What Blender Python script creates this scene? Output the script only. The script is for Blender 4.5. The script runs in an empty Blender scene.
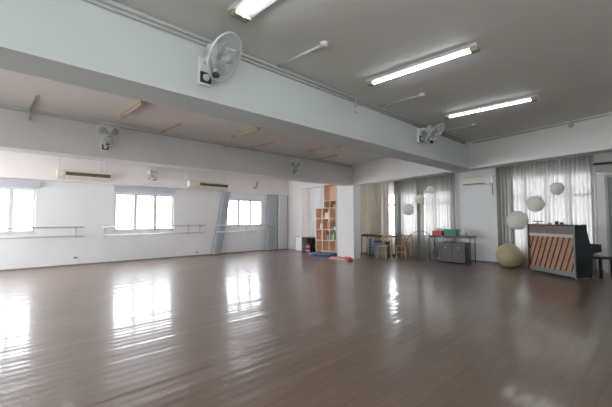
import bpy, bmesh, math, random
from mathutils import Vector, Matrix
random.seed(7)
S = bpy.context.scene
C = S.collection
PI = math.pi

# ------------------------------------------------------------------ helpers
class MB:
    """collects geometry, then links it as one mesh object"""
    def __init__(s):
        s.bm = bmesh.new()
    def box(s, x0, x1, y0, y1, z0, z1, M=None):
        vs = [s.bm.verts.new((x, y, z)) for x in (x0, x1) for y in (y0, y1) for z in (z0, z1)]
        for f in ((0,1,3,2), (4,6,7,5), (0,4,5,1), (2,3,7,6), (0,2,6,4), (1,5,7,3)):
            s.bm.faces.new([vs[i] for i in f])
        if M is not None:
            for v in vs: v.co = M @ v.co
        return s
    def prism(s, pts, z0, z1, M=None):
        a = [s.bm.verts.new((x, y, z0)) for x, y in pts]
        b = [s.bm.verts.new((x, y, z1)) for x, y in pts]
        n = len(pts)
        s.bm.faces.new(a[::-1]); s.bm.faces.new(b)
        for i in range(n):
            s.bm.faces.new((a[i], a[(i+1) % n], b[(i+1) % n], b[i]))
        if M is not None:
            for v in a+b: v.co = M @ v.co
        return s
    def tube(s, pts, r, n=8, M=None, closed=False):
        pts = [Vector(p) for p in pts]
        rings = []
        prev = None
        m = len(pts)
        for i, p in enumerate(pts):
            if closed:
                d = pts[(i+1) % m] - pts[i-1]
            else:
                d = pts[min(i+1, m-1)] - pts[max(i-1, 0)]
            d.normalize()
            if prev is None:
                a = d.orthogonal().normalized()
            else:
                a = (prev - d*prev.dot(d)).normalized()
            prev = a
            b = d.cross(a)
            rr = r[i] if isinstance(r, (list, tuple)) else r
            ring = [s.bm.verts.new(p + (a*math.cos(2*PI*k/n) + b*math.sin(2*PI*k/n))*rr) for k in range(n)]
            rings.append(ring)
        for i in range(m if closed else m-1):
            A, B = rings[i], rings[(i+1) % m]
            for k in range(n):
                s.bm.faces.new((A[k], A[(k+1) % n], B[(k+1) % n], B[k]))
        if not closed:
            s.bm.faces.new(rings[0][::-1]); s.bm.faces.new(rings[-1])
        if M is not None:
            for R in rings:
                for v in R: v.co = M @ v.co
        return s
    def lathe(s, prof, n=24, M=None):
        """profile of (radius, z)"""
        rings = []
        for r, z in prof:
            if r < 1e-5:
                rings.append([s.bm.verts.new((0, 0, z))])
            else:
                rings.append([s.bm.verts.new((r*math.cos(2*PI*k/n), r*math.sin(2*PI*k/n), z)) for k in range(n)])
        for A, B in zip(rings[:-1], rings[1:]):
            for k in range(n):
                if len(A) == 1 and len(B) == 1: continue
                if len(A) == 1: s.bm.faces.new((A[0], B[k], B[(k+1) % n]))
                elif len(B) == 1: s.bm.faces.new((A[k], B[0], A[(k+1) % n]))
                else: s.bm.faces.new((A[k], B[k], B[(k+1) % n], A[(k+1) % n]))
        if M is not None:
            for R in rings:
                for v in R: v.co = M @ v.co
        return s
    def sheet(s, fn, nu, nv):
        g = [[s.bm.verts.new(fn(i/nu, j/nv)) for j in range(nv+1)] for i in range(nu+1)]
        for i in range(nu):
            for j in range(nv):
                s.bm.faces.new((g[i][j], g[i+1][j], g[i+1][j+1], g[i][j+1]))
        return s
    def build(s, name, mat, parent=None, smooth=False, bevel=0, solid=0):
        bmesh.ops.recalc_face_normals(s.bm, faces=s.bm.faces)
        me = bpy.data.meshes.new(name)
        s.bm.to_mesh(me); s.bm.free()
        if smooth:
            for p in me.polygons: p.use_smooth = True
        me.materials.append(mat)
        o = bpy.data.objects.new(name, me); C.objects.link(o)
        if parent is not None: o.parent = parent
        if solid:
            m = o.modifiers.new('thickness', 'SOLIDIFY'); m.thickness = solid; m.offset = 0
        if bevel:
            m = o.modifiers.new('bevel', 'BEVEL'); m.width = bevel; m.segments = 2; m.limit_method = 'ANGLE'
        return o

def tag(o, label=None, cat=None, group=None, kind=None):
    if label: o['label'] = label
    if cat: o['category'] = cat
    if group: o['group'] = group
    if kind: o['kind'] = kind
    return o
def thing(name, label, cat, loc=(0,0,0), rz=0, group=None, kind=None):
    o = bpy.data.objects.new(name, None); C.objects.link(o)
    o.location = loc; o.rotation_euler = (0, 0, rz); o.empty_display_size = .1
    return tag(o, label, cat, group, kind)
def dup(root, loc=None, rz=None, label=None, group=None):
    r = root.copy(); C.objects.link(r)
    if loc is not None: r.location = loc
    if rz is not None: r.rotation_euler = (0, 0, rz)
    if label: r['label'] = label
    if group: r['group'] = group
    for ch in list(root.children):
        c = ch.copy(); C.objects.link(c); c.parent = r
        for g in list(ch.children):
            d = g.copy(); C.objects.link(d); d.parent = c
    return r
def look(n, up=(0, 0, 1)):
    """matrix whose local +Z points along n"""
    n = Vector(n).normalized(); x = Vector(up).cross(n).normalized(); y = n.cross(x)
    return Matrix((x, y, n)).transposed().to_4x4()

# ------------------------------------------------------------------ materials
def mat(name, col, rough=.6, spec=.5, metal=0, vary=.04, scale=6, bump=0, emit=None, es=0, stretch=(1,1,1), coat=0):
    m = bpy.data.materials.new(name); m.use_nodes = True
    nt = m.node_tree; b = nt.nodes['Principled BSDF']
    b.inputs['Roughness'].default_value = rough
    b.inputs['Specular IOR Level'].default_value = spec
    b.inputs['Metallic'].default_value = metal
    b.inputs['Coat Weight'].default_value = coat
    tc = nt.nodes.new('ShaderNodeTexCoord'); mp = nt.nodes.new('ShaderNodeMapping')
    mp.inputs['Scale'].default_value = stretch
    nt.links.new(tc.outputs['Object'], mp.inputs['Vector'])
    nz = nt.nodes.new('ShaderNodeTexNoise'); nz.inputs['Scale'].default_value = scale; nz.inputs['Detail'].default_value = 4
    nt.links.new(mp.outputs['Vector'], nz.inputs['Vector'])
    rp = nt.nodes.new('ShaderNodeValToRGB')
    c = Vector(col)
    rp.color_ramp.elements[0].position = .3; rp.color_ramp.elements[1].position = .7
    rp.color_ramp.elements[0].color = (*[max(0, v*(1-vary)) for v in c], 1)
    rp.color_ramp.elements[1].color = (*[min(1, v*(1+vary)) for v in c], 1)
    nt.links.new(nz.outputs['Fac'], rp.inputs['Fac'])
    nt.links.new(rp.outputs['Color'], b.inputs['Base Color'])
    if bump:
        bp = nt.nodes.new('ShaderNodeBump'); bp.inputs['Strength'].default_value = bump; bp.inputs['Distance'].default_value = .01
        nt.links.new(nz.outputs['Fac'], bp.inputs['Height']); nt.links.new(bp.outputs['Normal'], b.inputs['Normal'])
    if emit:
        b.inputs['Emission Color'].default_value = (*emit, 1); b.inputs['Emission Strength'].default_value = es
    return m

def sheer(name, col, transp, transl):
    m = bpy.data.materials.new(name); m.use_nodes = True
    nt = m.node_tree; nt.nodes.clear()
    out = nt.nodes.new('ShaderNodeOutputMaterial')
    d = nt.nodes.new('ShaderNodeBsdfDiffuse'); d.inputs[0].default_value = (*col, 1)
    tl = nt.nodes.new('ShaderNodeBsdfTranslucent'); tl.inputs[0].default_value = (*col, 1)
    tr = nt.nodes.new('ShaderNodeBsdfTransparent')
    tc = nt.nodes.new('ShaderNodeTexCoord'); mp = nt.nodes.new('ShaderNodeMapping'); mp.inputs['Scale'].default_value = (30, 30, .6)
    nz = nt.nodes.new('ShaderNodeTexNoise'); nz.inputs['Scale'].default_value = 1
    nt.links.new(tc.outputs['Object'], mp.inputs[0]); nt.links.new(mp.outputs[0], nz.inputs['Vector'])
    mr = nt.nodes.new('ShaderNodeMapRange'); mr.inputs['From Min'].default_value = .3; mr.inputs['From Max'].default_value = .7
    mr.inputs['To Min'].default_value = transp*.85; mr.inputs['To Max'].default_value = min(1, transp*1.15)
    nt.links.new(nz.outputs['Fac'], mr.inputs['Value'])
    m1 = nt.nodes.new('ShaderNodeMixShader'); m1.inputs[0].default_value = transl
    nt.links.new(d.outputs[0], m1.inputs[1]); nt.links.new(tl.outputs[0], m1.inputs[2])
    m2 = nt.nodes.new('ShaderNodeMixShader'); nt.links.new(mr.outputs[0], m2.inputs[0])
    nt.links.new(m1.outputs[0], m2.inputs[1]); nt.links.new(tr.outputs[0], m2.inputs[2])
    nt.links.new(m2.outputs[0], out.inputs[0])
    return m

def glass_mat():
    m = bpy.data.materials.new('window_glass'); m.use_nodes = True
    nt = m.node_tree; nt.nodes.clear()
    out = nt.nodes.new('ShaderNodeOutputMaterial')
    g = nt.nodes.new('ShaderNodeBsdfGlossy'); g.inputs['Roughness'].default_value = .05
    tr = nt.nodes.new('ShaderNodeBsdfTransparent'); tr.inputs[0].default_value = (.96, .98, 1, 1)
    mx = nt.nodes.new('ShaderNodeMixShader'); mx.inputs[0].default_value = .06
    nt.links.new(tr.outputs[0], mx.inputs[1]); nt.links.new(g.outputs[0], mx.inputs[2]); nt.links.new(mx.outputs[0], out.inputs[0])
    return m

def floor_mat():
    m = bpy.data.materials.new('plank_floor'); m.use_nodes = True
    nt = m.node_tree; b = nt.nodes['Principled BSDF']; N = nt.nodes.new; L = nt.links.new
    tc = N('ShaderNodeTexCoord')
    br = N('ShaderNodeTexBrick'); br.offset = .37; br.offset_frequency = 2
    br.inputs['Scale'].default_value = 1; br.inputs['Brick Width'].default_value = 1.3; br.inputs['Row Height'].default_value = .125
    br.inputs['Mortar Size'].default_value = .0022; br.inputs['Mortar Smooth'].default_value = .1; br.inputs['Bias'].default_value = 0
    br.inputs['Color1'].default_value = (.200, .142, .108, 1)
    br.inputs['Color2'].default_value = (.240, .166, .124, 1)
    br.inputs['Mortar'].default_value = (.15, .108, .088, 1)
    L(tc.outputs['Object'], br.inputs['Vector'])
    mp = N('ShaderNodeMapping'); mp.inputs['Scale'].default_value = (1.2, 22, 1); L(tc.outputs['Object'], mp.inputs[0])
    nz = N('ShaderNodeTexNoise'); nz.inputs['Scale'].default_value = 2; nz.inputs['Detail'].default_value = 6; L(mp.outputs[0], nz.inputs['Vector'])
    mx = N('ShaderNodeMix'); mx.data_type = 'RGBA'; mx.blend_type = 'MULTIPLY'; mx.inputs[0].default_value = .55
    rp = N('ShaderNodeValToRGB'); rp.color_ramp.elements[0].position = .3; rp.color_ramp.elements[1].position = .75
    rp.color_ramp.elements[0].color = (.68, .65, .63, 1); rp.color_ramp.elements[1].color = (1.15, 1.15, 1.15, 1)
    L(nz.outputs['Fac'], rp.inputs[0]); L(br.outputs['Color'], mx.inputs[6]); L(rp.outputs['Color'], mx.inputs[7])
    L(mx.outputs[2], b.inputs['Base Color'])
    # large soft wear pattern in the gloss
    n2 = N('ShaderNodeTexNoise'); n2.inputs['Scale'].default_value = .9; n2.inputs['Detail'].default_value = 3; L(tc.outputs['Object'], n2.inputs['Vector'])
    mr = N('ShaderNodeMapRange'); mr.inputs['To Min'].default_value = FR[0]; mr.inputs['To Max'].default_value = FR[1]
    L(n2.outputs['Fac'], mr.inputs['Value']); L(mr.outputs[0], b.inputs['Roughness'])
    b.inputs['Specular IOR Level'].default_value = FR[2]
    b.inputs['Coat Weight'].default_value = .38; b.inputs['Coat Roughness'].default_value = .10
    # planks lie very slightly cupped and uneven
    sx = N('ShaderNodeSeparateXYZ'); L(tc.outputs['Object'], sx.inputs[0])
    def mth(op, a, b_=None):
        q = N('ShaderNodeMath'); q.operation = op
        if isinstance(a, float): q.inputs[0].default_value = a
        else: L(a, q.inputs[0])
        if b_ is not None:
            if isinstance(b_, float): q.inputs[1].default_value = b_
            else: L(b_, q.inputs[1])
        return q.outputs[0]
    X_, Y_ = sx.outputs['X'], sx.outputs['Y']
    cup = mth('MULTIPLY', mth('SINE', mth('MULTIPLY', Y_, 2*PI/.125)), CUP)
    ph1 = mth('MULTIPLY', mth('SINE', mth('MULTIPLY', X_, .8)), 2.0)
    w1 = mth('MULTIPLY', mth('SINE', mth('ADD', mth('MULTIPLY', Y_, 2*PI/.43), ph1)), WAVE)
    ph2 = mth('MULTIPLY', mth('SINE', mth('MULTIPLY', X_, 1.7)), 1.3)
    w2 = mth('MULTIPLY', mth('SINE', mth('ADD', mth('MULTIPLY', Y_, 2*PI/.29), ph2)), WAVE*.5)
    b3 = N('ShaderNodeBump'); b3.inputs['Strength'].default_value = 1; b3.inputs['Distance'].default_value = 1
    L(mth('ADD', cup, mth('ADD', w1, w2)), b3.inputs['Height'])
    L(b3.outputs['Normal'], b.inputs['Normal']); L(b3.outputs['Normal'], b.inputs['Coat Normal'])
    return m

# tuning block
FR = (.30, .40, .75)
CUP = .0005
WAVE = .0009
SKY = 3.1
TUBE = 5.5
EXPO = 2.04

M = dict(
    wall=mat('wall_paint', (.87, .875, .87), .75, .3, scale=2, vary=.02),
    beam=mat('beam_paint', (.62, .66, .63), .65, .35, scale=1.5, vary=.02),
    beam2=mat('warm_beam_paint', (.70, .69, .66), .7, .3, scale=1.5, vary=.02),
    fascia=mat('fascia_paint_bounce_tint', (.86, .82, .80), .75, .3, scale=2, vary=.02),  # white with the pink bounce off the floor put into the colour
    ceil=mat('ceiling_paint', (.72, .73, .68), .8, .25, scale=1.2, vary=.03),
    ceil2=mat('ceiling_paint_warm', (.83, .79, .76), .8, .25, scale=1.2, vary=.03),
    base=mat('baseboard_paint', (.30, .25, .22), .5),
    frame=mat('aluminium_frame', (.68, .70, .74), .4, .5),
    blind=mat('blind_fabric', (.58, .60, .63), .7),
    glass=glass_mat(),
    rail=mat('barre_steel', (.80, .79, .80), .35, .5),
    bracket=mat('bracket_steel', (.66, .66, .67), .4, .5),
    plastic=mat('cream_plastic', (.74, .70, .60), .45),
    white=mat('white_plastic', (.78, .80, .78), .4),
    vent=mat('dark_vent', (.03, .033, .025), .6),
    dark=mat('black_plastic', (.03, .035, .035), .4),
    pipe=mat('conduit_plastic', (.46, .47, .43), .5),
    pipew=mat('white_conduit', (.62, .63, .60), .5),
    housing=mat('lamp_housing', (.62, .63, .60), .45),
    cap=mat('yellowed_end_cap', (.40, .36, .25), .5),
    tan=mat('yellowed_lamp_cover', (.50, .41, .29), .5),
    tube=mat('lit_tube', (.9, .9, .9), .4, emit=(.88, .94, 1.0), es=TUBE),
    tubeoff=mat('unlit_tube', (.62, .54, .44), .3),
    blade=mat('fan_blade', (.34, .38, .35), .35),
    wire=mat('fan_wire', (.70, .74, .71), .4),
    blue=mat('blue_grey_curtain', (.56, .60, .64), .85, .1, scale=3, vary=.12, stretch=(9, 9, .5)),
    tanc=mat('tan_curtain', (.76, .69, .58), .85, .1, scale=3, vary=.1, stretch=(9, 9, .5)),
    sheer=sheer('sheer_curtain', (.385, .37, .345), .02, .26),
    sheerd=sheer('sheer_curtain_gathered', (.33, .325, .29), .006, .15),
    white_curtain=mat('white_curtain', (.84, .83, .83), .85, .1, scale=3, vary=.06, stretch=(9, 9, .5)),
    cream_curtain=mat('cream_curtain', (.80, .74, .70), .85, .1, scale=3, vary=.06, stretch=(9, 9, .5)),
    paper=sheer('lantern_paper', (.95, .95, .88), .01, .4),
    pine=mat('orange_pine', (.92, .62, .44), .55, scale=4, vary=.15, stretch=(1, 8, 1)),
    edge=mat('white_shelf_edge', (.82, .74, .68), .5),
    tanwood=mat('pale_wood', (.56, .36, .20), .5, scale=4, vary=.15, stretch=(1, 8, 1)),
    slat=mat('soundboard_wood', (.52, .30, .18), .45, scale=5, vary=.18, stretch=(2, 2, 6)),
    rib=mat('dark_rib_wood', (.085, .035, .025), .5),
    pianorail=mat('piano_back_rail', (.22, .18, .17), .5, vary=.15),
    piano=mat('black_green_lacquer', (.014, .026, .025), .18, .6),
    pianoedge=mat('grey_piano_edge', (.24, .26, .26), .4),
    felt=mat('white_strip', (.66, .60, .58), .6),
    bench=mat('bench_black', (.055, .055, .055), .35),
    brass=mat('castor_metal', (.5, .5, .48), .3, metal=.8),
    ball=mat('yellow_rubber', (.55, .45, .26), .35, .5),
    door=mat('grey_door', (.36, .39, .38), .5, vary=.03),
    jamb=mat('door_jamb', (.55, .56, .54), .5),
    tabletop=mat('dark_tabletop', (.06, .055, .05), .4),
    steel=mat('black_steel', (.05, .05, .05), .4),
    red=mat('red_card', (.60, .07, .07), .5), teal=mat('teal_card', (.04, .26, .24), .5),
    green=mat('green_card', (.06, .30, .12), .5), palegreen=mat('pale_green_card', (.55, .68, .52), .6),
    orange=mat('orange_card', (.75, .20, .05), .5), pink=mat('pink_cloth', (.72, .38, .40), .8),
    bluemat=mat('blue_vinyl', (.10, .20, .34), .5), cream=mat('cream_card', (.72, .66, .54), .6),
    maroon=mat('maroon_cloth', (.26, .05, .08), .8), brown=mat('brown_card', (.30, .17, .09), .6),
    bin=mat('blue_grey_plastic', (.20, .28, .32), .35), navy=mat('dark_blue_card', (.04, .07, .14), .5),
    charcoal=mat('charcoal_steel', (.035, .038, .036), .4),
    lightwood=mat('light_board', (.50, .44, .38), .6),
    concrete=mat('outer_render', (.6, .6, .58), .8),
)
M['floor'] = floor_mat()

# ------------------------------------------------------------------ room shell
H, HB = 3.055, 3.115           # ceilings of the front bay and of the bays behind
ZB = 2.45                      # underside of the beams
Y1, Y1B, Y2, Y2B, YW = 3.04, 3.485, 7.19, 7.60, 12.0
XR, XL, YF = 11.35, -3.0, -3.0
XE = 10.63                     # end wall beyond the column
def xc(y): return 7.397 + .2656*y      # face of the slanting cross beam

def struct(name, mb, m, **k): return tag(mb.build(name, m, **k), kind='structure')
struct('floor', MB().box(XL-.2, XR+.2, YF-.2, YW+.2, -.12, 0), M['floor'])
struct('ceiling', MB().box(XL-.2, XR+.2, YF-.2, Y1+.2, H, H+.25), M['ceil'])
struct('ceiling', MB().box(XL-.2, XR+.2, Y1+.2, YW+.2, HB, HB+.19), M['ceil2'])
struct('ceiling_beam', MB().box(XL, xc(3.2), Y1, Y1B, ZB, HB), M['beam'])
struct('ceiling_beam', MB().box(XL, xc(7.2)+.05, Y2, Y2B, ZB, HB), M['beam2'])
struct('ceiling_beam', MB().prism([(xc(YF), YF), (xc(YF)+.35, YF), (xc(Y2B)+.35, Y2B), (xc(Y2B), Y2B)], ZB, HB-.001), M['beam2'])
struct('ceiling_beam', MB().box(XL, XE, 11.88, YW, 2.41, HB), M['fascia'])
struct('column', MB().box(9.32, 9.68, Y2+.003, 7.90, 0, HB-.002), M['wall'])

def wall_with_holes(axis, c0, c1, a0, a1, z1, holes):
    """wall slab; axis 'y': runs along x at y in c0..c1; axis 'x': runs along y"""
    mb = MB()
    def bx(p, q, z, w):
        if q-p < 1e-4 or w-z < 1e-4: return
        if axis == 'y': mb.box(p, q, c0, c1, z, w)
        else: mb.box(c0, c1, p, q, z, w)
    cur = a0
    for h0, h1, s, t in sorted(holes):
        bx(cur, h0, 0, z1); bx(h0, h1, 0, s); bx(h0, h1, t, z1); cur = h1
    bx(cur, a1, 0, z1)
    return mb
# window wall (Y = 12)
WX = [(-.55, 1.50, .97, 2.16), (3.47, 5.36, .97, 2.16), (7.50, 9.20, 1.06, 2.13), (-2.7, -1.6, .97, 2.16)]
struct('wall_left', wall_with_holes('y', YW, YW+.22, XL, XE+.1, HB, WX), M['wall'])
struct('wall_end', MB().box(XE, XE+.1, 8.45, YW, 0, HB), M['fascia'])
struct('wall_return', MB().box(XE, XR, 8.45, 8.55, 0, HB-.001), M['wall'])
BY = [(4.78, 7.20, .72, 2.27), (1.20, 3.22, .42, 2.54)]
DOOR = (-.15, .98, 0, 2.40)
struct('wall_back', wall_with_holes('x', XR, XR+.2, YF, 8.55, HB, BY+[DOOR]), M['wall'])
RW = [(-2.4, .6, .95, 2.3)]  # unseen window opening behind the camera, invented to let in fill light
struct('wall_front', wall_with_holes('y', YF-.2, YF, XL, XR, HB, RW), M['wall'])
SW = [(-1.4, .4, .95, 2.2), (4.6, 6.4, .95, 2.2), (7.8, 11.7, .3, 2.43)]  # out of view side windows, added and sized to brighten the bays
struct('wall_side', wall_with_holes('x', XL-.2, XL, YF, YW+.2, HB, SW), M['wall'])
struct('baseboard_left', MB().box(XL, XE, YW-.012, YW, 0, .035), M['base'])
struct('baseboard_back', MB().box(XR-.012, XR, .98+.08, 8.45, 0, .06), M['base'])

wn = [0]
def window(axis, c, a0, a1, z0, z1, n, outward, inner=None, transom=None):
    """framed sliding window set in the wall opening"""
    wn[0] += 1
    def bx(mb, p, q, d0, d1, z, w):
        lo, hi = sorted((c+outward*d0, c+outward*d1))
        if axis == 'y': mb.box(p, q, lo, hi, z, w)
        else: mb.box(lo, hi, p, q, z, w)
    root = thing('window_%d' % wn[0], None, None, kind='structure')
    t = .055
    fr = MB()
    bx(fr, a0, a1, .03, .10, z0, z0+t); bx(fr, a0, a1, .03, .10, z1-t, z1)
    bx(fr, a0, a0+t, .03, .10, z0+t, z1-t); bx(fr, a1-t, a1, .03, .10, z0+t, z1-t)
    fr.build('window_frame', M['frame'], root)
    w = (a1-a0)/n
    for i in range(1, n):
        p = a0+w*i
        mb = MB(); bx(mb, p-.05, p+.05, .03, .09, z0+t, z1-t)
        mb.build('mullion', M['frame'], root)
    if transom:
        mb = MB(); bx(mb, a0+t, a1-t, .035, .095, transom-.04, transom+.04)
        mb.build('transom', M['frame'], root)
    for i in range(n):
        mb = MB(); bx(mb, a0+w*i+.03, a0+w*(i+1)-.03, .062, .068, z0+t, z1-t)
        mb.build('pane', M['glass'], root)
    sl = MB(); bx(sl, a0-.04, a1+.04, -.03, .03, z0-.035, z0)
    sl.build('window_sill', M['frame'], root)
    return root
window('y', YW, *WX[0], 4, 1); window('y', YW, *WX[1], 3, 1); window('y', YW, *WX[2], 3, 1); window('y', YW, *WX[3], 2, 1)
window('x', XR, *BY[0], 4, 1, transom=1.85); window('x', XR, *BY[1], 4, 1, transom=1.93)
for r_ in RW: window('y', YF, *r_, 3, -1)
for r_ in SW: window('x', XL, *r_, 3, -1)

# roller blinds rolled up above the two nearer windows
for (a, b, lab) in ((-.62, 1.58, 'pale roller blind rolled up over the window at the left edge of the photo'),
                    (3.42, 5.38, 'pale roller blind rolled up over the middle three-pane window')):
    t = thing('roller_blind', lab, 'blind', (a, YW-.06, 2.22), 0, 'roller blinds over the windows')
    MB().box(0, b-a, -.04, .06, 0, .13).build('blind_cassette', M['blind'], t, bevel=.012)
    MB().box(.03, b-a-.03, 0, .012, -.05, 0).build('blind_hem', M['blind'], t)

# door at the far right
d = thing('door_1', None, None, (XR, DOOR[0], 0), kind='structure')
w = DOOR[1]-DOOR[0]
MB().box(-.02, .10, 0, .06, 0, 2.40).box(-.02, .10, w-.06, w, 0, 2.40).box(-.02, .10, .06, w-.06, 2.34, 2.40).build('door_frame', M['jamb'], d, bevel=.006)
MB().box(.02, .06, .06, w-.06, .005, 2.34).build('door_panel', M['door'], d)
MB().tube([(.0, .16, 1.0), (-.05, .16, 1.0), (-.05, .28, 1.0)], .012).build('door_handle', M['bracket'], d, smooth=True)

# ------------------------------------------------------------------ ballet barres
def barre(x0, x1, label, posts):
    t = thing('ballet_barre', label, 'barre', (x0, YW, 0), 0, 'wall mounted ballet barres')
    for z in (1.107, .851):
        MB().tube([(0, -.19, z), (x1-x0, -.19, z)], .021, 10).build('rail', M['rail'], t, smooth=True)
    for p in posts:
        x = p-x0
        mb = MB().box(x-.015, x+.015, -.015, 0, .80, 1.14)
        for z in (1.107, .851):
            mb.tube([(x, -.01, z-.03), (x, -.12, z-.035), (x, -.19, z-.018)], .011, 8)
        mb.build('wall_bracket', M['bracket'], t)
    return t
barre(-2.6, 2.62, 'steel two rail ballet barre along the wall left of the wide wall gap', (-2.2, -.9, .6, 2.45))
barre(3.10, 6.45, 'steel two rail ballet barre crossing below the middle window', (3.2, 5.9, 6.35))
barre(6.95, 9.85, 'steel two rail ballet barre crossing below the farthest left window', (7.1, 8.4, 9.7))

# sockets on the window wall
for x, z, lab in ((2.46, .22, 'small wall socket low on the wall under the left air conditioner'), (6.25, .13, 'small wall socket low beside the slanting blue grey curtain')):
    t = thing('wall_socket', lab, 'socket', (x, YW, z), 0, 'sockets low on the window wall')
    MB().box(-.06, .06, -.018, 0, -.04, .04).build('faceplate', M['white'], t, bevel=.006)
    MB().box(-.035, .035, -.026, -.018, -.015, .015).build('outlet', M['dark'], t)

# ------------------------------------------------------------------ curtains
def curtain_mesh(p0, p1, q0, q1, z0, z1, folds, amp, nu=None, phase=0, nv=14, waist=None):
    """p0->p1 the top edge, q0->q1 the bottom edge (x, y)"""
    nu = nu or folds*8
    rnd = random.Random(folds*7+int(z1*100))
    ph = [rnd.uniform(-.8, .8) for _ in range(folds+2)]
    am = [rnd.uniform(.6, 1.3) for _ in range(folds+2)]
    def fn(u, v):
        vv = 1-v
        x0, y0 = q0[0]+(p0[0]-q0[0])*v, q0[1]+(p0[1]-q0[1])*v
        x1, y1 = q1[0]+(p1[0]-q1[0])*v, q1[1]+(p1[1]-q1[1])*v
        if waist:
            k = math.exp(-((z0+(z1-z0)*v-waist[0])/waist[1])**2)*waist[2]
            cx, cy = (x0+x1)/2, (y0+y1)/2
            x0 += (cx-x0)*k; x1 += (cx-x1)*k; y0 += (cy-y0)*k; y1 += (cy-y1)*k
        dx, dy = p1[0]-p0[0], p1[1]-p0[1]
        l = math.hypot(dx, dy); nx, ny = -dy/l, dx/l
        f = u*folds; i = int(f)
        a = amp*am[min(i, folds)]*(.75+.45*vv)
        s_ = math.sin(2*PI*f + ph[min(i, folds)]*vv*.6 + phase)
        sh = .25*math.sin(4*PI*f + phase)
        return Vector((x0+(x1-x0)*u + nx*a*(s_+sh*.4), y0+(y1-y0)*u + ny*a*(s_+sh*.4), z0+(z1-z0)*v))
    return MB().sheet(fn, nu, nv)
def curtain(name, m, lab, *a, rod=None, cat='curtain', group=None, **k):
    mb = curtain_mesh(*a, **k)
    t = thing(name, lab, cat, (0, 0, 0), 0, group)
    o = mb.build('curtain_fabric', m, t, smooth=True)
    p0, p1 = Vector((*a[0], a[5])), Vector((*a[1], a[5]))
    MB().tube([p0+Vector((0, 0, .02)), p1+Vector((0, 0, .02))], .014, 8).build('curtain_track', M['pipew'], t, smooth=True)
    return t
# window wall, blue grey tied back bundles
curtain('curtain', M['blue'], 'narrow blue grey curtain bundle slanting down across the barre between two windows',
        (7.28, 11.91), (7.60, 11.91), (6.80, 11.91), (7.20, 11.91), .02, 2.40, 5, .034)
curtain('curtain', M['blue'], 'narrow blue grey curtain bundle right of the farthest left window',
        (9.40, 11.91), (9.98, 11.91), (9.30, 11.91), (9.98, 11.91), .02, 2.40, 6, .034, waist=(1.05, .5, .3))
curtain('curtain', M['white_curtain'], 'plain white curtain in the far corner right of the blue grey bundle',
        (10.04, 11.91), (10.56, 11.91), (10.04, 11.91), (10.56, 11.91), .02, 2.40, 6, .034)
# end wall behind the shelf
curtain('curtain', M['cream_curtain'], 'cream curtain in the far corner beside the white box',
        (10.5, 10.98), (10.5, 10.42), (10.5, 10.98), (10.5, 10.42), .03, 2.62, 5, .035)
curtain('curtain', M['white_curtain'], 'long white curtain hanging behind the tall orange bookshelf',
        (10.5, 10.40), (10.5, 8.62), (10.5, 10.40), (10.5, 8.62), .03, 2.62, 15, .035)
# back wall
curtain('curtain', M['tanc'], 'opaque tan curtain just right of the white column',
        (11.16, 8.38), (11.16, 7.28), (11.16, 8.38), (11.16, 7.30), .05, 2.95, 11, .04)
curtain('curtain', M['orangec'] if 'orangec' in M else M['cream_curtain'], 'narrow cream curtain edge beside the bright window strip',
        (11.16, 7.26), (11.16, 6.99), (11.16, 7.26), (11.16, 6.99), .05, 2.95, 2, .03)
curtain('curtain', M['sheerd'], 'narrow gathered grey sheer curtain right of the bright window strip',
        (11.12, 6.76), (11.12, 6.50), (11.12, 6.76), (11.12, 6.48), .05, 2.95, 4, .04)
curtain('curtain', M['sheer'], 'sheer grey white curtain behind the two left hanging lanterns',
        (11.2, 6.62), (11.2, 5.72), (11.2, 6.66), (11.2, 5.80), .05, 2.95, 9, .035)
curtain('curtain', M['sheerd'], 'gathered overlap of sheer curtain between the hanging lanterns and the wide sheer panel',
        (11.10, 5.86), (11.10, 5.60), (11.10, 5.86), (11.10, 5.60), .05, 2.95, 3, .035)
curtain('curtain', M['sheer'], 'sheer white curtain above the table with the red box',
        (11.18, 5.64), (11.18, 4.60), (11.18, 5.64), (11.18, 4.60), .05, 2.95, 10, .035)
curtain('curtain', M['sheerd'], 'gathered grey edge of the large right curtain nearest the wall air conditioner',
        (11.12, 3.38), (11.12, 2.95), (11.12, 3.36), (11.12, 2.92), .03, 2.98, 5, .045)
curtain('curtain', M['sheer'], 'wide sheer white curtain behind the piano and right lanterns',
        (11.18, 3.00), (11.18, 1.16), (11.18, 3.02), (11.18, 1.18), .03, 2.98, 20, .035)
tag(MB().tube([(11.06, 1.13, .0), (11.06, 1.13, 2.62)], .018, 8).build('drain_pipe', M['white'], smooth=True),
    'thin white vertical pipe between the right curtain and the grey door', 'pipe')

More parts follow.
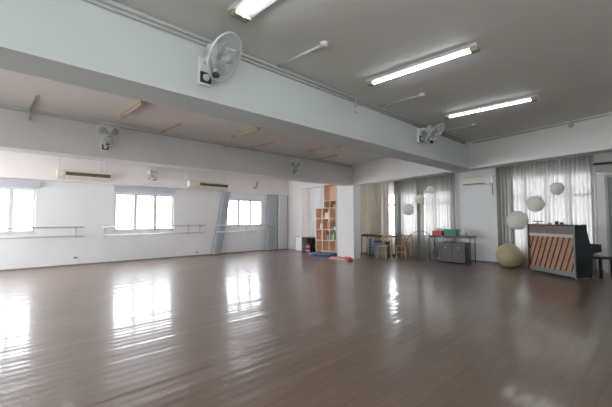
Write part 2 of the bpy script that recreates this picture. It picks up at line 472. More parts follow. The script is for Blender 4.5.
# ------------------------------------------------------------------ air conditioners
def aircon(label, loc, rz, length, group=None, hang=True, left_cap=.2, h=.26, slot=.62, hose=False):
    """front towards local -Y, length along +X, top at z=0"""
    t = thing('air_conditioner', label, 'air conditioner', loc, rz, group)
    prof = [(0, 0), (-.16, 0), (-.205, -.05), (-.205, -h*.62), (-.14, -h), (0, -h)]
    def body(x0, x1, grow=0):
        mb = MB(); a = []; b = []
        for y, z in prof:
            a.append(mb.bm.verts.new((x0, y-grow, z+grow*.5))); b.append(mb.bm.verts.new((x1, y-grow, z+grow*.5)))
        n = len(prof); mb.bm.faces.new(a[::-1]); mb.bm.faces.new(b)
        for i in range(n): mb.bm.faces.new((a[i], a[(i+1) % n], b[(i+1) % n], b[i]))
        return mb
    body(left_cap, length).build('body', M['plastic'], t, bevel=.012)
    if left_cap: body(0, left_cap, .012).build('end_cap', M['plastic'], t, bevel=.03)
    MB().box(left_cap+.01, length-.03, -.222, -.20, -h*slot-.04, -h*slot+.055).build('air_vent', M['vent'], t)
    mb = MB()
    for k in range(3): mb.box(left_cap+.03, length-.05, -.224, -.2215, -h*slot-.025+k*.03, -h*slot-.02+k*.03)
    mb.build('louvre', M['cap'], t)
    if hang:
        for x in (.08, length-.25, length-.12):
            MB().tube([(x, -.10, 0), (x, -.10, .32)], .007, 6).build('hanger_rod', M['pipew'], t)
    return t
# hung under the far bay's ceiling in front of the fascia
aircon('cream air conditioner high above the wall gap, left of the middle window', (1.90, 11.88, 2.73), 0, 1.37, 'cream split air conditioners hung over the window wall', h=.24, slot=.5)
aircon('cream air conditioner high above, between the middle and farthest left windows', (5.75, 11.88, 2.72), 0, 1.60, 'cream split air conditioners hung over the window wall', h=.26, slot=.5, left_cap=.42)
t = thing('air_conditioner', 'cream split air conditioner on the grey wall between the two sheer curtained windows', 'air conditioner', (XR, 3.95, 2.36))
MB().box(-.20, 0, -.38, .42, 0, .255).build('body', M['plastic'], t, bevel=.03)
MB().box(-.205, -.02, -.44, -.27, .02, .25).build('end_cap', M['white'], t, bevel=.012)
MB().box(-.208, -.18, -.25, .39, .015, .04).build('air_vent', M['dark'], t)
MB().tube([(-.06, -.40, .03), (-.06, -.42, -.12), (-.05, -.42, -.32)], .012, 6).build('hose', M['charcoal'], t, smooth=True)
t = thing('air_conditioner', 'air conditioner with a dark top vent above the grey door at the right edge', 'air conditioner', (XR, .62, 2.44))
MB().box(-.24, 0, -.50, .52, 0, .20).build('body', M['pipe'], t, bevel=.03)
MB().box(-.27, 0, -.52, .56, .245, .275).build('top_cover', M['plastic'], t, bevel=.008)
MB().box(-.255, -.02, -.48, .54, .195, .247).build('air_vent', M['dark'], t)

# ------------------------------------------------------------------ ceiling lamps
def lamp(x, y0, y1, ceil, lit, label, wide=.085, group=None):
    t = thing('fluorescent_lamp', label, 'ceiling lamp', (x, y0, ceil), 0, group)
    L = y1-y0
    MB().box(-wide, wide, 0, L, -.035, 0).build('housing', M['housing'] if lit else M['tan'], t, bevel=.008)
    for a, b in ((0, .075), (L-.075, L)):
        MB().box(-wide*.75, wide*.75, a, b, -.072, -.035).build('end_cap', M['cap'] if lit else M['tan'], t, bevel=.008)
    r = wide*.52
    MB().tube([(0, .076, -.055), (0, L-.076, -.055)], r*.31 if lit else .02, 12).build('tube', M['tube'] if lit else M['tubeoff'], t, smooth=True)
    if not lit:
        MB().box(-.035, .035, .08, L-.08, -.06, -.035).build('cover', M['tan'], t, bevel=.01)
    return t
lamp(1.63, 1.16, 2.46, H, True, 'lit tube ceiling lamp cut by the top edge, nearest to the camera', .105)
lamp(3.64, 1.23, 2.55, H, True, 'lit tube ceiling lamp in the middle of the three', .062)
lamp(5.75, 1.18, 2.50, H, True, 'lit tube ceiling lamp, farthest of the three', .06)
lamp(-.45, 1.18, 2.50, H, True, 'added lit tube ceiling lamp, out of view behind the camera', .07)  # invented lamp, never in view, fills the front bay
lamp(1.9, 8.7, 10.0, HB, True, 'added unseen lit tube lamp above the window bay, nearest', .07)  # added fill, hidden by the second beam, brightens the window wall
lamp(6.4, 8.7, 10.0, HB, True, 'added unseen lit tube lamp above the window bay, farthest', .07)  # second added fill lamp for the window bay, also out of view
lamp(9.75, 5.0, 6.3, HB, True, 'added unseen lit tube lamp behind the slanting beam, near the column', .07)  # added out of view to lift the alcove walls and tan curtain
lamp(9.75, 1.6, 2.9, H, True, 'added unseen lit tube lamp behind the slanting beam, above the piano', .07)  # unseen fill lamp added to brighten the back wall
lamp(1.93, 5.43, 6.38, HB, False, 'yellowed unlit ceiling lamp above the nearer round fan', .05)
lamp(4.08, 5.42, 6.34, HB, False, 'yellowed unlit ceiling lamp, middle one behind the big beam', .05)
lamp(6.47, 5.40, 6.50, HB, False, 'yellowed unlit ceiling lamp nearest the column', .05)

# ------------------------------------------------------------------ conduits
def conduit(pts, r, m, label, n=8):
    return tag(MB().tube(pts, r, n).build('conduit', m, smooth=True), label, 'conduit')
conduit([(XL, Y1-.017, H-.035), (7.95, Y1-.017, H-.035)], .015, M['pipe'], 'long grey conduit along the top of the big beam, upper of two')
conduit([(XL, Y1-.017, H-.078), (7.95, Y1-.017, H-.078)], .013, M['pipe'], 'long grey conduit along the top of the big beam, lower of two')
conduit([(XL, Y2-.017, HB-.055), (9.2, Y2-.017, HB-.055)], .015, M['pipe'], 'long grey conduit along the top of the second beam')
conduit([(2.53, Y1-.04, H-.014), (2.53, 2.30, H-.014)], .014, M['pipew'], 'short pale conduit across the ceiling right of the big wall fan')
conduit([(4.55, Y1-.04, H-.014), (4.55, 2.33, H-.014)], .012, M['pipe'], 'short conduit across the ceiling below the middle lit lamp')
conduit([(6.74, Y1-.04, H-.014), (6.68, 2.40, H-.014)], .012, M['pipe'], 'short conduit across the ceiling right of the small wall fan')
conduit([(.77, Y2-.03, HB-.02), (.75, 6.33, HB-.02)], .014, M['tan'], 'short tan conduit with hook at the far left of the second bay')
conduit([(2.92, Y2-.03, HB-.014), (2.91, 6.3, HB-.014)], .014, M['tan'], 'short tan conduit right of the nearer round fan')
conduit([(5.14, Y2-.03, HB-.014), (5.14, 6.3, HB-.014)], .014, M['tan'], 'short tan conduit left of the farther round fan')
conduit([(7.55, Y2-.03, HB-.014), (7.48, 6.3, HB-.014)], .014, M['tan'], 'short tan conduit near the column corner')
conduit([(xc(-2.5)-.017, -2.5, H-.04), (xc(2.95)-.017, 2.95, H-.04)], .013, M['pipe'], 'grey conduit along the top of the slanting cross beam')
for (x, y, lab) in ((2.53, 2.30, 'round ceiling rose at the end of the pale conduit'), (4.55, 2.30, 'round ceiling rose below the middle lit lamp'), (6.68, 2.38, 'round ceiling rose right of the small wall fan')):
    t = thing('ceiling_rose', lab, 'ceiling rose', (x, y, H))
    MB().lathe([(0, 0), (.045, 0), (.045, -.025), (.03, -.04), (0, -.04)], 16).build('base', M['pipew'], t, smooth=True)
t = thing('pull_switch', 'small hanging switch on the big beam left of the small wall fan', 'switch', (3.97, Y1-.03, H-.03))
MB().tube([(0, 0, 0), (0, -.01, -.07), (0, -.01, -.13)], .012, 8).build('cord', M['pipe'], t, smooth=True)
MB().lathe([(0, -.12), (.02, -.13), (.024, -.18), (.016, -.20), (0, -.20)], 12, Matrix.Translation((0, -.01, 0))).build('knob', M['pipew'], t, smooth=True)
t = thing('ceiling_sensor', 'small round sensor hanging high on the slanting cross beam', 'sensor', (xc(1.08)-.03, 1.08, H))
MB().tube([(0, 0, 0), (-.02, 0, -.06)], .012, 8).build('stem', M['pipe'], t)
MB().lathe([(0, -.05), (.03, -.06), (.042, -.09), (.03, -.13), (0, -.14)], 14, Matrix.Translation((-.02, 0, 0))).build('sensor_head', M['pipe'], t, smooth=True)
t = thing('beam_sensor', 'small pale sensor hanging on the second beam, right of the middle', 'sensor', (4.41, Y2, 3.06))
MB().tube([(0, -.02, .02), (0, -.03, -.06)], .012, 8).build('stem', M['pipe'], t)
MB().lathe([(0, 0), (.025, -.01), (.032, -.04), (.02, -.08), (0, -.085)], 14, Matrix.Translation((0, -.035, -.05))).build('sensor_head', M['pipew'], t, smooth=True)
t = thing('wall_hook', 'small tan hook bracket on the second beam at the far left', 'bracket', (.78, Y2, HB-.08))
MB().tube([(0, -.03, .04), (0, -.06, 0), (0, -.06, -.07), (0, -.02, -.09)], .013, 8).build('hook', M['pipe'], t, smooth=True)
MB().box(-.04, .04, -.02, 0, -.12, -.02).build('mounting_plate', M['beam'], t)

# ------------------------------------------------------------------ wall fans
def cage(R, depth_front, depth_back, wires=44):
    f = MB(); b = MB()
    for k in range(wires):
        a = 2*PI*k/wires
        c, s_ = math.cos(a), math.sin(a)
        pts = []
        for q in range(7):
            rr = .045+(R-.045)*q/6
            pts.append((c*rr, s_*rr, depth_front*math.sqrt(max(0, 1-(rr/R)**2.6))))
        f.tube(pts, .0014, 4)
        pts = [(x, y, -depth_back*math.sqrt(max(0, 1-(math.hypot(x, y)/R)**2.6))) for x, y, z in pts]
        b.tube(pts, .0014, 4)
    for mb, d_ in ((f, depth_front), (b, -depth_back)):
        for rr in (R*.45, R*.78):
            z = d_*math.sqrt(1-(rr/R)**2.6)
            mb.tube([(rr*math.cos(2*PI*k/32), rr*math.sin(2*PI*k/32), z) for k in range(32)], .002, 4, closed=True)
    return f, b
def blade_mb(ang, R):
    def fn(u, v):
        rr = .035+(R-.05)*u
        wid = .42+.75*math.sin(PI*min(1, u*.95+.08))**.7*.75
        a = ang+(v-.5)*wid*1.25+.25*u
        tw = (v-.5)*.05*(1-.25*u)
        return Vector((rr*math.cos(a), rr*math.sin(a), tw))
    return MB().sheet(fn, 8, 6)
def fan(label, mount, head, n, R=.225, group=None, dial='left', cage_wires=44):
    """mount = point on the beam face, head = centre of the cage, n = direction it blows"""
    t = thing('wall_fan', label, 'fan', mount, 0, group)
    rel = Vector(head)-Vector(mount)
    Mx = Matrix.Translation(rel) @ look(n)
    MB().box(-.065, .065, -.05, 0, -.13, .14).build('wall_plate', M['white'], t, bevel=.014)
    box = MB().box(-.055, .055, -.068, -.05, -.11, -.01).build('speed_panel', M['dark'], t, bevel=.004)
    MB().lathe([(0, .012), (.030, .012), (.034, 0), (0, 0)], 16, Matrix.Translation((0, -.068, -.06)) @ look((0, -1, 0))).build('dial', M['white'], box)
    nn = Vector(n).normalized()
    back = rel-nn*.15
    MB().tube([(0, -.03, .09), (0, -.10, .12), (back.x*.6, back.y*.75, back.z-.03), back], [.028, .026, .026, .03], 10).build('arm', M['white'], t, smooth=True)
    MB().lathe([(0, -.20), (.045, -.195), (.07, -.16), (.078, -.09), (.06, -.055), (0, -.05)], 20, Mx).build('motor', M['wire'], t, smooth=True)
    kn = rel+Vector((-.02, -.02, -R*.98))-nn*.10
    MB().tube([back+Vector((0, 0, -.04)), kn], .016, 8).build('neck', M['white'], t)
    MB().lathe([(0, 0), (.030, .005), (.036, .03), (.02, .05), (0, .05)], 14, Matrix.Translation(kn-Vector((0, 0, .03)))).build('knob', M['dark'], t, smooth=True)
    f, b = cage(R, .055, .075, cage_wires)
    for v in f.bm.verts: v.co = Mx @ v.co
    for v in b.bm.verts: v.co = Mx @ v.co
    f.build('front_grille', M['wire'], t); b.build('rear_grille', M['wire'], t)
    MB().tube([Mx @ Vector((R*math.cos(2*PI*k/48), R*math.sin(2*PI*k/48), 0)) for k in range(48)], .0085, 8, closed=True).build('rim', M['white'], t, smooth=True)
    for k in range(3):
        mb = blade_mb(2*PI*k/3+.4, R*.9)
        for v in mb.bm.verts: v.co = Mx @ v.co
        mb.build('blade', M['blade'], t, smooth=True, solid=.003)
    MB().lathe([(0, .068), (.030, .066), (.042, .052), (.03, .0), (.03, -.05), (0, -.05)], 18, Mx).build('hub', M['pipe'], t, smooth=True)
    return t
fan('large white caged wall fan nearest the camera, tilted down on the big beam', (1.62, Y1, 2.70), (1.69, 2.76, 2.785), (.42, -.74, -.56), .22, 'caged wall fans')
fan('white caged wall fan at the far right end of the big beam', (5.84, Y1, 2.80), (6.0, 2.80, 2.83), (.1, -.70, -.70), .215, 'caged wall fans')
fan('dull round wall fan on the second beam above the left air conditioner', (1.88, Y2, 2.70), (1.90, 6.97, 2.85), (-.1, -.95, -.25), .205, 'caged wall fans')
fan('small round wall fan on the second beam near the column', (6.58, Y2, 2.70), (6.49, 6.97, 2.76), (-.15, -.95, -.2), .20, 'caged wall fans')
fan('faint wall fan high over the middle window', (4.60, 11.88, 2.74), (4.50, 11.66, 2.84), (.5, -.8, -.2), .19, 'caged wall fans', cage_wires=24)
fan('faint wall fan high over the farthest left window', (8.75, 11.88, 2.72), (8.70, 11.66, 2.80), (.5, -.8, -.2), .19, 'caged wall fans', cage_wires=24)

# ------------------------------------------------------------------ bookshelf and its things
SX, SY = 10.08, 8.58       # front plane x, right end y
CW = .355
shelf = thing('bookshelf', 'tall orange wood bookshelf of open square cells with white edges', 'bookshelf', (SX, SY, 0))
rows = [.10, .515, .93, 1.345, 1.76]
D = .32
YL = 3*CW
mb = MB().box(.30, .315, .0, YL, .06, 1.76).box(.30, .315, 0, YL*.59, 1.76, 2.66)
mb.build('back_panel', M['pine'], shelf)
for i in range(4):
    y = i*CW
    MB().box(0, .30, y-.010, y+.010, .0, 1.76).build('side_panel' if i in (0, 3) else 'divider', M['pine'], shelf)
    MB().box(-.006, 0, y-.014, y+.014, .0, 1.765).build('edge_strip', M['edge'], shelf)
for z in rows:
    MB().box(.001, .30, .011, YL-.011, z-.010, z+.010).build('shelf', M['pine'], shelf)
    MB().box(-.007, 0, 0, YL, z-.013, z+.013).build('edge_strip', M['edge'], shelf)
U1 = YL*.59
for y in (0, U1):
    MB().box(0, .30, y-.010, y+.010, 1.772, 2.66).build('side_panel', M['pine'], shelf)
    MB().box(-.006, 0, y-.014, y+.014, 1.77, 2.66).build('edge_strip', M['edge'], shelf)
for z in (2.03, 2.65):
    MB().box(.001, .30, .011, U1-.011, z-.010, z+.010).build('shelf', M['tanwood'], shelf)
    MB().box(-.007, 0, 0, U1, z-.013, z+.013).build('edge_strip', M['edge'], shelf)
MB().box(.02, .29, U1*.5-.008, U1*.5+.008, 1.772, 2.02).build('divider', M['tanwood'], shelf)
def book(y, z, w, h, d, m, label, group='books in the orange bookshelf', lean=0):
    """a book standing in the shelf, spine to the room"""
    t = thing('book', label, 'book', (SX+.03, SY+y, z+.0105), 0, group)
    if lean: t.rotation_euler = (lean, 0, 0)
    MB().box(0, d, 0, .003, 0, h).box(0, d, w-.003, w, 0, h).box(0, .004, .003, w-.003, 0, h).build('cover', M[m], t)
    MB().box(.004, d-.006, .003, w-.003, .005, h-.005).build('pages', M['cream'], t)
    return t
def c(i): return i*CW+.012     # left/right cells counted from the right end: 0,1,2
bk = [  # y offset, shelf z, width, height, depth, colour, label
 (c(1)+.05, .93, .05, .30, .22, 'orange', 'thick orange book in the middle cell, second row from the top'),
 (c(1)+.105, .93, .04, .26, .22, 'orange', 'shorter orange book beside the thick one in the middle cell'),
 (c(1)+.15, .93, .035, .22, .20, 'red', 'red book left of the orange books in the middle cell'),
 (c(1)+.19, .93, .03, .18, .20, 'orange', 'low orange book at the left of the red one'),
 (c(1)+.03, .515, .04, .24, .22, 'green', 'green book in the middle cell, third row'),
 (c(1)+.075, .515, .045, .30, .22, 'teal', 'tall teal book in the middle cell, third row'),
 (c(1)+.125, .515, .03, .20, .20, 'palegreen', 'pale green book in the middle cell, third row'),
 (c(1)+.20, .515, .04, .33, .2, 'orange', 'tall orange book at the left of the middle cell, third row'),
 (c(0)+.03, .515, .06, .31, .22, 'teal', 'tall teal book in the right cell, third row'),
 (c(0)+.095, .515, .05, .25, .22, 'green', 'green book in the right cell, third row'),
 (c(0)+.15, .515, .04, .29, .22, 'cream', 'cream book in the right cell, third row'),
 (c(0)+.195, .515, .035, .21, .22, 'pink', 'pink book in the right cell, third row'),
 (c(0)+.24, .515, .03, .28, .22, 'orange', 'orange book at the left of the right cell, third row'),
 (c(0)+.012, 1.76, .04, .17, .2, 'brown', 'brown book in the small top cell'),
 (c(0)+.054, 1.76, .03, .14, .2, 'orange', 'orange book in the small top cell'),
]
for b_ in bk: book(*b_)
def carton(name, loc, s, m, label, cat='box', lid=True, lm=None):
    t = thing(name, label, cat, loc)
    x, y, z = s
    MB().box(0, x, 0, y, 0, z*.82 if lid else z).build('body', M[m], t, bevel=.006)
    if lid: MB().box(-.004, x+.004, -.004, y+.004, z*.82, z).build('lid', M[lm or m], t, bevel=.006)
    return t
carton('storage_box', (SX+.02, SY+c(1)+.03, 1.3555), (.22, .20, .23), 'cream', 'beige box in the middle cell of the top wide row')
carton('storage_box', (SX+.02, SY+c(1)+.245, 1.3555), (.20, .07, .13), 'tanwood', 'small tan box beside the beige box')
carton('storage_box', (SX+.02, SY+c(0)+.18, .9405), (.22, .13, .10), 'green', 'low green box in the right cell of the second row')
carton('storage_box', (SX+.02, SY+c(0)+.02, .9405), (.22, .14, .13), 'cream', 'low white box in the right cell of the second row', lm='navy')
carton('storage_box', (SX+.03, SY+.118, 1.7715), (.2, .07, .12), 'tanwood', 'small pale box in the uppermost small row')
def vase(y, z, m, label):
    t = thing('vase', label, 'vase', (SX+.12, SY+y, z+.0105))
    MB().lathe([(0, 0), (.055, 0), (.07, .06), (.05, .15), (.03, .20), (.04, .24), (.03, .24), (.02, .2), (0, .02)], 18).build('body', M[m], t, smooth=True)
    return t
vase(c(2)+.16, .93, 'white', 'white vase in the left cell of the second row')
vase(c(2)+.12, .515, 'pink', 'pink vase in the left cell of the third row')

# things on the floor by the shelf
t = thing('cabinet', 'small white cabinet standing in front of the cream curtain', 'cabinet', (10.08, 10.44, 0))
MB().box(0, .28, 0, .40, .02, .58).build('body', M['white'], t, bevel=.006)
for z in (.05, .24, .43):
    dr = MB().box(-.015, 0, .01, .39, z, z+.17).build('drawer', M['wall'], t, bevel=.004)
    MB().box(-.025, -.015, .17, .25, z+.12, z+.135).build('handle', M['bracket'], dr)
t = thing('speaker', 'narrow dark upright speaker left of the small white cabinet', 'speaker', (10.2, 10.88, 0))
MB().box(0, .16, 0, .12, 0, .60).build('cabinet', M['dark'], t, bevel=.006)
MB().lathe([(0, .004), (.035, .004), (.045, 0), (0, 0)], 16, Matrix.Translation((0, .06, .42)) @ look((-1, 0, 0))).build('driver', M['charcoal'], t)
t = thing('storage_crate', 'black open fronted crate holding maroon cloth beside the bookshelf', 'crate', (9.98, 9.86, 0))
hh = .60
wd = .02
cr = .50
MB().box(0, .34, cr-.02, cr, 0, hh).build('side_panel', M['lightwood'], t)
MB().box(0, .34, 0, .02, 0, hh).build('side_panel', M['piano'], t)
MB().box(0, .34, .0201, cr-.0201, hh-.02, hh).build('top_panel', M['dark'], t)
MB().box(0, .34, .0201, cr-.0201, 0, .02).build('bottom_panel', M['dark'], t)
MB().box(.32, .34, .0201, cr-.0201, .0201, hh-.0201).build('back_panel', M['piano'], t)
t2 = thing('folded_cloth', 'maroon folded cloth stacked inside the black crate', 'cloth', (10.03, 9.95, .021))
for k in range(4):
    MB().box(0, .24, .01*k, .24-.008*k, k*.085, k*.085+.075).build('fold', M['maroon'] if k % 2 else M['pink'], t2, bevel=.025)

def floor_mat_thing(name, label, cat, loc, rz, layers, m, sx, sy, th, jitter=.02):
    t = thing(name, label, cat, loc, rz)
    for k in range(layers):
        rn = random.Random(k+len(label))
        dx, dy = rn.uniform(-jitter, jitter), rn.uniform(-jitter, jitter)
        MB().box(-sx/2+dx, sx/2+dx, -sy/2+dy, sy/2+dy, k*th, (k+1)*th-.003).build('fold', M[m], t, bevel=th*.35)
    return t
floor_mat_thing('paper_stack', 'low stack of cream papers on the floor left of the blue mat', 'papers', (9.78, 9.32, 0), .2, 2, 'cream', .26, .50, .02)
floor_mat_thing('gym_mat', 'folded blue mat lying on the floor before the bookshelf', 'mat', (9.42, 8.58, 0), .15, 3, 'bluemat', .55, .78, .035, .04)
t = thing('blanket', 'crumpled pink blanket on the floor at the foot of the white column', 'blanket', (9.10, 7.62, 0), 0)
def bl(u, v):
    x, y = (u-.5)*.36, (v-.5)*.82
    e = min(1, 6*min(u, 1-u), 6*min(v, 1-v))
    return Vector((x, y, e*(.055+.02*math.sin(9*u+5*v)+.018*math.sin(17*v-3*u))))
MB().sheet(bl, 22, 36).build('cloth', M['pink'], t, smooth=True)
t = thing('beanbag', 'small red stuffed bag at the right end of the pink blanket', 'bag', (8.93, 7.06, 0))
MB().lathe([(0, 0), (.08, .0), (.11, .03), (.10, .07), (.05, .10), (0, .105)], 20).build('body', M['red'], t, smooth=True)
MB().lathe([(0, .10), (.02, .10), (.012, .125), (0, .13)], 10).build('knot', M['red'], t, smooth=True)

# ------------------------------------------------------------------ right side: lanterns
def lantern(x, y, z, r, label):
    t = thing('paper_lantern', label, 'lantern', (x, y, z), 0, 'round paper lanterns')
    prof = [(.0+r*.30, -r*.95)]
    n = 26
    for k in range(1, n):
        a = -PI/2+PI*k/n
        if abs(math.sin(a)) > .95: continue
        rr = r*math.cos(a)*(1+(.015 if k % 2 else -.015))
        prof.append((rr, r*math.sin(a)))
    prof.append((r*.30, r*.95))
    MB().lathe(prof, 32).build('paper_shade', M['paper'], t, smooth=True)
    MB().tube([(r*.3*math.cos(2*PI*k/20), r*.3*math.sin(2*PI*k/20), r*.955) for k in range(20)], .006, 6, closed=True).build('top_ring', M['bracket'], t)
    MB().tube([(0, 0, r*.95), (0, 0, HB-z)], .003, 6).box(-r*.3, r*.3, -.003, .003, r*.95, r*.965).build('cord', M['pipe'], t)
    return t
lantern(10.6, 5.92, 1.63, .185, 'round paper lantern, lowest and leftmost of the three by the left sheer curtain')
lantern(10.6, 5.51, 1.96, .150, 'round paper lantern, middle one of the three by the left sheer curtain')
lantern(10.6, 5.14, 2.25, .118, 'round paper lantern, smallest and highest of the three by the left sheer curtain')
lantern(10.6, 2.72, 1.28, .255, 'largest round paper lantern, hanging low over the yellow ball')
lantern(10.6, 2.30, 1.70, .205, 'middle sized round paper lantern above the left end of the piano')
lantern(10.6, 1.83, 2.07, .158, 'smallest right hand paper lantern, high above the piano')
t = thing('exercise_ball', 'large yellow exercise ball on the floor left of the piano', 'ball', (10.72, 2.98, .325))
MB().lathe([(0 if k in (0, 24) else .325*math.sin(PI*k/24)*(1+.004*(k % 2)), -.325*math.cos(PI*k/24)) for k in range(25)], 40).build('rubber_shell', M['ball'], t, smooth=True)
MB().lathe([(0, 0), (.014, 0), (.012, .008), (0, .008)], 12, Matrix.Translation(Vector((-.80, -.3, .52)).normalized()*.322) @ look((-.80, -.3, .52))).build('plug', M['cream'], t)

# ------------------------------------------------------------------ piano
A = Vector((9.46, 1.34)); U = Vector((.637, .771)); ang = math.atan2(U.y, U.x)
# local frame: +x along the back (to the left in the photo), -y away from the room centre towards the keys
P = thing('upright_piano', 'upright piano seen from behind with slanted ribs across its wooden back', 'piano', (A.x, A.y, 0), ang)
PL, PH, PD = 1.43, 1.19, .34
MB().box(.05, PL-.05, -.05, -.005, .97, PH-.03).build('back_rail', M['pianorail'], P, bevel=.004)
MB().box(.05, PL-.05, -.05, -.005, .05, .15).build('bottom_rail', M['pianoedge'], P, bevel=.004)
MB().box(.05, PL-.05, -.05, -.03, .15, .97).build('soundboard', M['slat'], P)
MB().box(.05, PL-.05, -.03, -.008, .90, .97).build('felt_strip', M['felt'], P)
lean = -.30
z0, z1 = .15, .90
nrib = 9
for k in range(nrib+2):
    xb = -.05 + k*.155 + .20          # bottom position (x grows to the left in the photo)
    xt = xb + lean
    pts = []
    a0, a1 = xb, xt
    t0, t1 = 0, 1
    lo, hi = .055, PL-.055
    for lim, sgn in ((lo, 1), (hi, -1)):
        f0, f1 = sgn*(a0-lim), sgn*(a1-lim)
        if f0 < 0 and f1 < 0: t0, t1 = 1, 0
        elif f0 < 0: t0 = max(t0, f0/(f0-f1))
        elif f1 < 0: t1 = min(t1, f0/(f0-f1))
    if t1-t0 < .08: continue
    za, zb_ = z0+(z1-z0)*t0, z0+(z1-z0)*t1
    xa, xb2 = a0+(a1-a0)*t0, a0+(a1-a0)*t1
    hw = .008
    mb = MB(); vs = []
    for y in (-.03, -.012):
        for (x, z) in ((xa-hw, za), (xa+hw, za), (xb2+hw, zb_), (xb2-hw, zb_)):
            vs.append(mb.bm.verts.new((x, y, z)))
    for f_ in ((0,1,2,3), (7,6,5,4), (0,4,5,1), (1,5,6,2), (2,6,7,3), (3,7,4,0)): mb.bm.faces.new([vs[i] for i in f_])
    mb.build('rib', M['rib'], P)
MB().box(PL-.05, PL-.02, -.06, 0, .05, PH-.03).build('back_post', M['rib'], P)
MB().box(.012, .055, -.062, .002, .05, PH-.03).build('back_post', M['pianoedge'], P)
side = [(0, .05), (0, PH-.02), (-.25, PH-.02), (-.34, .78), (-.60, .76), (-.60, .60), (-.40, .57), (-.36, .05)]
for x0, x1 in ((-.005, .02), (PL-.02, PL+.005)):
    mb = MB(); a = [mb.bm.verts.new((x0, y, z)) for y, z in side]; b = [mb.bm.verts.new((x1, y, z)) for y, z in side]
    n = len(side); mb.bm.faces.new(a); mb.bm.faces.new(b[::-1])
    for i in range(n): mb.bm.faces.new((a[i], b[i], b[(i+1) % n], a[(i+1) % n]))
    mb.build('side_panel', M['piano'], P)
MB().box(-.015, PL+.015, -.28, .01, PH-.02, PH).build('lid', M['pianorail'], P, bevel=.004)
MB().box(.02, PL-.02, -.34, -.31, .08, .60).build('lower_panel', M['piano'], P)
MB().box(.02, PL-.02, -.30, -.27, .76, PH-.02).build('upper_panel', M['piano'], P)
MB().box(.02, PL-.02, -.60, -.30, .60, .68).build('key_bed', M['piano'], P)
k_ = MB()
for i in range(52): k_.box(.10+i*.0236, .10+i*.0236+.022, -.57, -.42, .68, .70)
k_.build('keys', M['white'], P)
for x, y in ((.10, -.08), (PL-.10, -.08), (.10, -.32), (PL-.10, -.32)):
    MB().tube([(x-.015, y, .026), (x+.015, y, .026)], .025, 14).box(x-.02, x+.02, y-.02, y+.02, .03, .06).build('castor', M['brass'], P, smooth=False)
MB().box(.0, .10, -.42, -.02, .045, .075).build('toe_block', M['brass'], P, bevel=.006)

def pl(x, y, z=0):
    v = Vector((x, y)); v.rotate(Matrix.Rotation(ang, 2)); return (A.x+v.x, A.y+v.y, z)
t = thing('piano_bench', 'black wooden piano bench standing behind the piano', 'bench', pl(.16, -.88), ang)
MB().box(-.02, .62, -.18, .17, .42, .47).build('seat', M['bench'], t, bevel=.01)
for x, y in ((.02, -.14), (.02, .13), (.58, -.14), (.58, .13)):
    MB().box(x-.022, x+.022, y-.022, y+.022, 0, .42).build('leg', M['bench'], t)
# things on the piano lid
t = thing('desk_lamp', 'small black low stand on the left end of the piano lid', 'stand', pl(1.22, -.12, PH), ang)
MB().box(-.05, .05, -.05, .05, 0, .012).build('base', M['dark'], t)
MB().tube([(0, 0, .01), (0, 0, .055)], .012, 8).build('stem', M['dark'], t)
MB().box(-.11, .12, -.05, .05, .055, .075).build('head', M['dark'], t, bevel=.006)
t.name = 'phone_stand'
t = thing('cup', 'small dark cup on the middle of the piano lid', 'cup', pl(.62, -.12, PH))
MB().lathe([(0, 0), (.032, 0), (.038, .075), (.033, .075), (.028, .008), (0, .008)], 18).build('body', M['charcoal'], t, smooth=True)
MB().tube([(.035, 0, .06), (.06, 0, .055), (.06, 0, .025), (.033, 0, .02)], .005, 6).build('handle', M['charcoal'], t, smooth=True)
carton('small_box', pl(.48, -.16, PH), (.10, .07, .05), 'charcoal', 'small dark box beside the cup on the piano lid')
carton('small_box', pl(.82, -.15, PH), (.09, .07, .035), 'bin', 'tiny grey green box left of the cup on the piano lid')

# ------------------------------------------------------------------ tables by the back wall
def table(y0, y1, label, tz=.75, x0=10.55, x1=11.0, group='dark topped tables by the back wall'):
    t = thing('folding_table', label, 'table', (x0, y0, 0), 0, group)
    L = y1-y0; W = x1-x0
    MB().box(0, W, 0, L, tz-.025, tz).build('tabletop', M['tabletop'], t, bevel=.005)
    MB().box(.03, W-.03, .05, L-.05, tz-.06, tz-.025).build('apron', M['steel'], t)
    for y in (.05, L-.05):
        for x in (.04, W-.04):
            MB().tube([(x, y, tz-.05), (x, y, 0)], .013, 8).build('leg', M['steel'], t, smooth=True)
    return t
table(6.52, 7.86, 'dark topped table against the tan curtain right of the column')
table(3.90, 5.25, 'long dark topped table under the left sheer curtain, carrying the red box', .81)
carton('board_game_box', (10.60, 4.80, .811), (.18, .30, .14), 'red', 'red box on the long dark topped table', 'box')
carton('board_game_box', (10.86, 4.76, .811), (.05, .42, .215), 'palegreen', 'pale green flat box standing behind the red box', 'box', lid=False)
carton('board_game_box', (10.60, 4.36, .811), (.2, .34, .20), 'teal', 'teal green box on the long table right of the red box', 'box', lm='green')
t = thing('vase', 'round beige pot at the right end of the long table', 'pot', (10.72, 4.16, .811))
MB().lathe([(0, 0), (.06, 0), (.10, .06), (.10, .12), (.06, .18), (.05, .21), (.04, .21), (.04, .17), (0, .02)], 20).build('body', M['cream'], t, smooth=True)
t.name = 'ceramic_pot'
t = thing('cabinet', 'dark grey cabinet on the floor beneath the long table', 'cabinet', (10.62, 4.10, 0))
MB().box(.015, .33, 0, .80, .02, .62).build('body', M['charcoal'], t, bevel=.006)
for y in (.01, .405):
    dd = MB().box(0, .015, y, y+.385, .03, .61).build('door', M['charcoal'], t, bevel=.003)
    MB().box(-.012, 0, y+.17, y+.21, .45, .47).build('handle', M['bracket'], dd)
carton('book_stack', (10.60, 7.25, .751), (.20, .30, .04), 'red', 'flat red box on the table right of the column', 'box', lid=False)
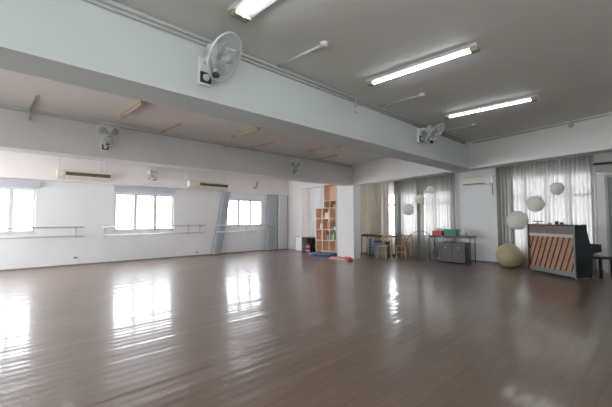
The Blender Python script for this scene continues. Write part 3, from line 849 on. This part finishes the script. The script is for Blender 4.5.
carton('small_box', (10.60, 7.60, .751), (.18, .20, .03), 'navy', 'flat dark blue box on the table nearest the column', 'box', lid=False)
t = thing('storage_bin', 'blue grey plastic storage bin under the table right of the column', 'bin', (10.62, 6.80, 0))
MB().prism([(.01, .01), (.31, .01), (.31, .49), (.01, .49)], .0, .50).build('body', M['bin'], t, bevel=.02)
MB().box(0, .32, 0, .50, .50, .55).build('lid', M['navy'], t, bevel=.012)
t = thing('paper_roll_basket', 'wire basket of pale blue rolls below the table nearest the column', 'basket', (10.62, 7.42, 0))
bb = MB()
for z in (.02, .16, .30):
    bb.tube([(.12+.13*math.cos(2*PI*k/20), .12+.13*math.sin(2*PI*k/20), z) for k in range(20)], .005, 6, closed=True)
for k in range(10): bb.tube([(.12+.13*math.cos(2*PI*k/10), .12+.13*math.sin(2*PI*k/10), .02), (.12+.13*math.cos(2*PI*k/10), .12+.13*math.sin(2*PI*k/10), .30)], .004, 6)
bb.build('basket', M['steel'], t)
for k in range(5):
    a = k*2*PI/5
    MB().tube([(.12+.07*math.cos(a), .12+.07*math.sin(a), .01), (.12+.08*math.cos(a), .12+.08*math.sin(a), .58+.02*k)], .028, 10).build('roll', M['bin'] if k % 2 else M['white'], t, smooth=True)

def chair(label, loc, rz):
    t = thing('wooden_chair', label, 'chair', loc, rz, 'tan wooden chairs by the tan curtain')
    MB().box(-.19, .19, -.19, .19, .41, .44).build('seat', M['tanwood'], t, bevel=.01)
    for x in (-.17, .17):
        MB().box(x-.018, x+.018, -.185, -.15, 0, .41).build('leg', M['tanwood'], t)
        MB().box(x-.018, x+.018, .15, .185, 0, .80).build('leg', M['tanwood'], t)
    for z in (.56, .72):
        MB().box(-.151, .151, .155, .178, z, z+.07).build('back_slat', M['tanwood'], t, bevel=.006)
    MB().box(-.151, .151, -.178, -.16, .20, .23).build('stretcher', M['tanwood'], t)
    return t
chair('tan wooden chair beside the table, nearer the column', (10.25, 6.62, 0), PI*1.5)
chair('tan wooden chair left of the hoop, second from the column', (10.78, 6.20, 0), PI*1.5)

t = thing('hula_hoop', 'thin dark hoop standing on edge left of the long table', 'hoop', (10.44, 5.44, 0))
R_ = .47
Mh = Matrix.Translation((.0, 0, R_+.008)) @ Matrix.Rotation(.12, 4, 'Y')
MB().tube([Mh @ Vector((0, R_*math.cos(2*PI*k/64), R_*math.sin(2*PI*k/64))) for k in range(64)], .010, 8, closed=True).build('ring', M['steel'], t, smooth=True)

# ------------------------------------------------------------------ light
Wd = bpy.data.worlds.new('sky'); S.world = Wd; Wd.use_nodes = True
bg = Wd.node_tree.nodes['Background']
bg.inputs[0].default_value = (.97, .975, 1.0, 1); bg.inputs[1].default_value = SKY
def portal(loc, rot, sx, sy):
    l = bpy.data.lights.new('daylight_portal', 'AREA'); l.shape = 'RECTANGLE'; l.size = sx; l.size_y = sy
    l.cycles.is_portal = True
    o = bpy.data.objects.new('daylight_portal', l); C.objects.link(o); o.location = loc; o.rotation_euler = rot
for a0, a1, s_, t_ in WX: portal(((a0+a1)/2, YW+.15, (s_+t_)/2), (-PI/2, 0, 0), a1-a0, t_-s_)
for a0, a1, s_, t_ in BY: portal((XR+.15, (a0+a1)/2, (s_+t_)/2), (0, PI/2, 0), t_-s_, a1-a0)
for a0, a1, s_, t_ in RW: portal(((a0+a1)/2, YF-.15, (s_+t_)/2), (PI/2, 0, 0), a1-a0, t_-s_)
for a0, a1, s_, t_ in SW: portal((XL-.15, (a0+a1)/2, (s_+t_)/2), (0, -PI/2, 0), t_-s_, a1-a0)

# ------------------------------------------------------------------ camera
F = 352.18; yaw, pitch, roll = math.radians(45.345), math.radians(2.679), math.radians(-.097)
f = Vector((math.cos(yaw)*math.cos(pitch), math.sin(yaw)*math.cos(pitch), math.sin(pitch)))
r = f.cross(Vector((0, 0, 1))).normalized(); u = r.cross(f)
r, u = r*math.cos(roll)+u*math.sin(roll), -r*math.sin(roll)+u*math.cos(roll)
cam = bpy.data.cameras.new('camera'); cam.sensor_width = 36; cam.lens = 36*F/612; cam.clip_start = .05
co = bpy.data.objects.new('camera', cam); C.objects.link(co)
m = Matrix((r, u, -f)).transposed().to_4x4(); m.translation = Vector((0, 0, 1.3))
co.matrix_world = m
S.camera = co
vs = S.view_settings
vs.view_transform = 'Standard'; vs.look = 'None'; vs.gamma = 1; vs.use_curve_mapping = False
vs.exposure = EXPO
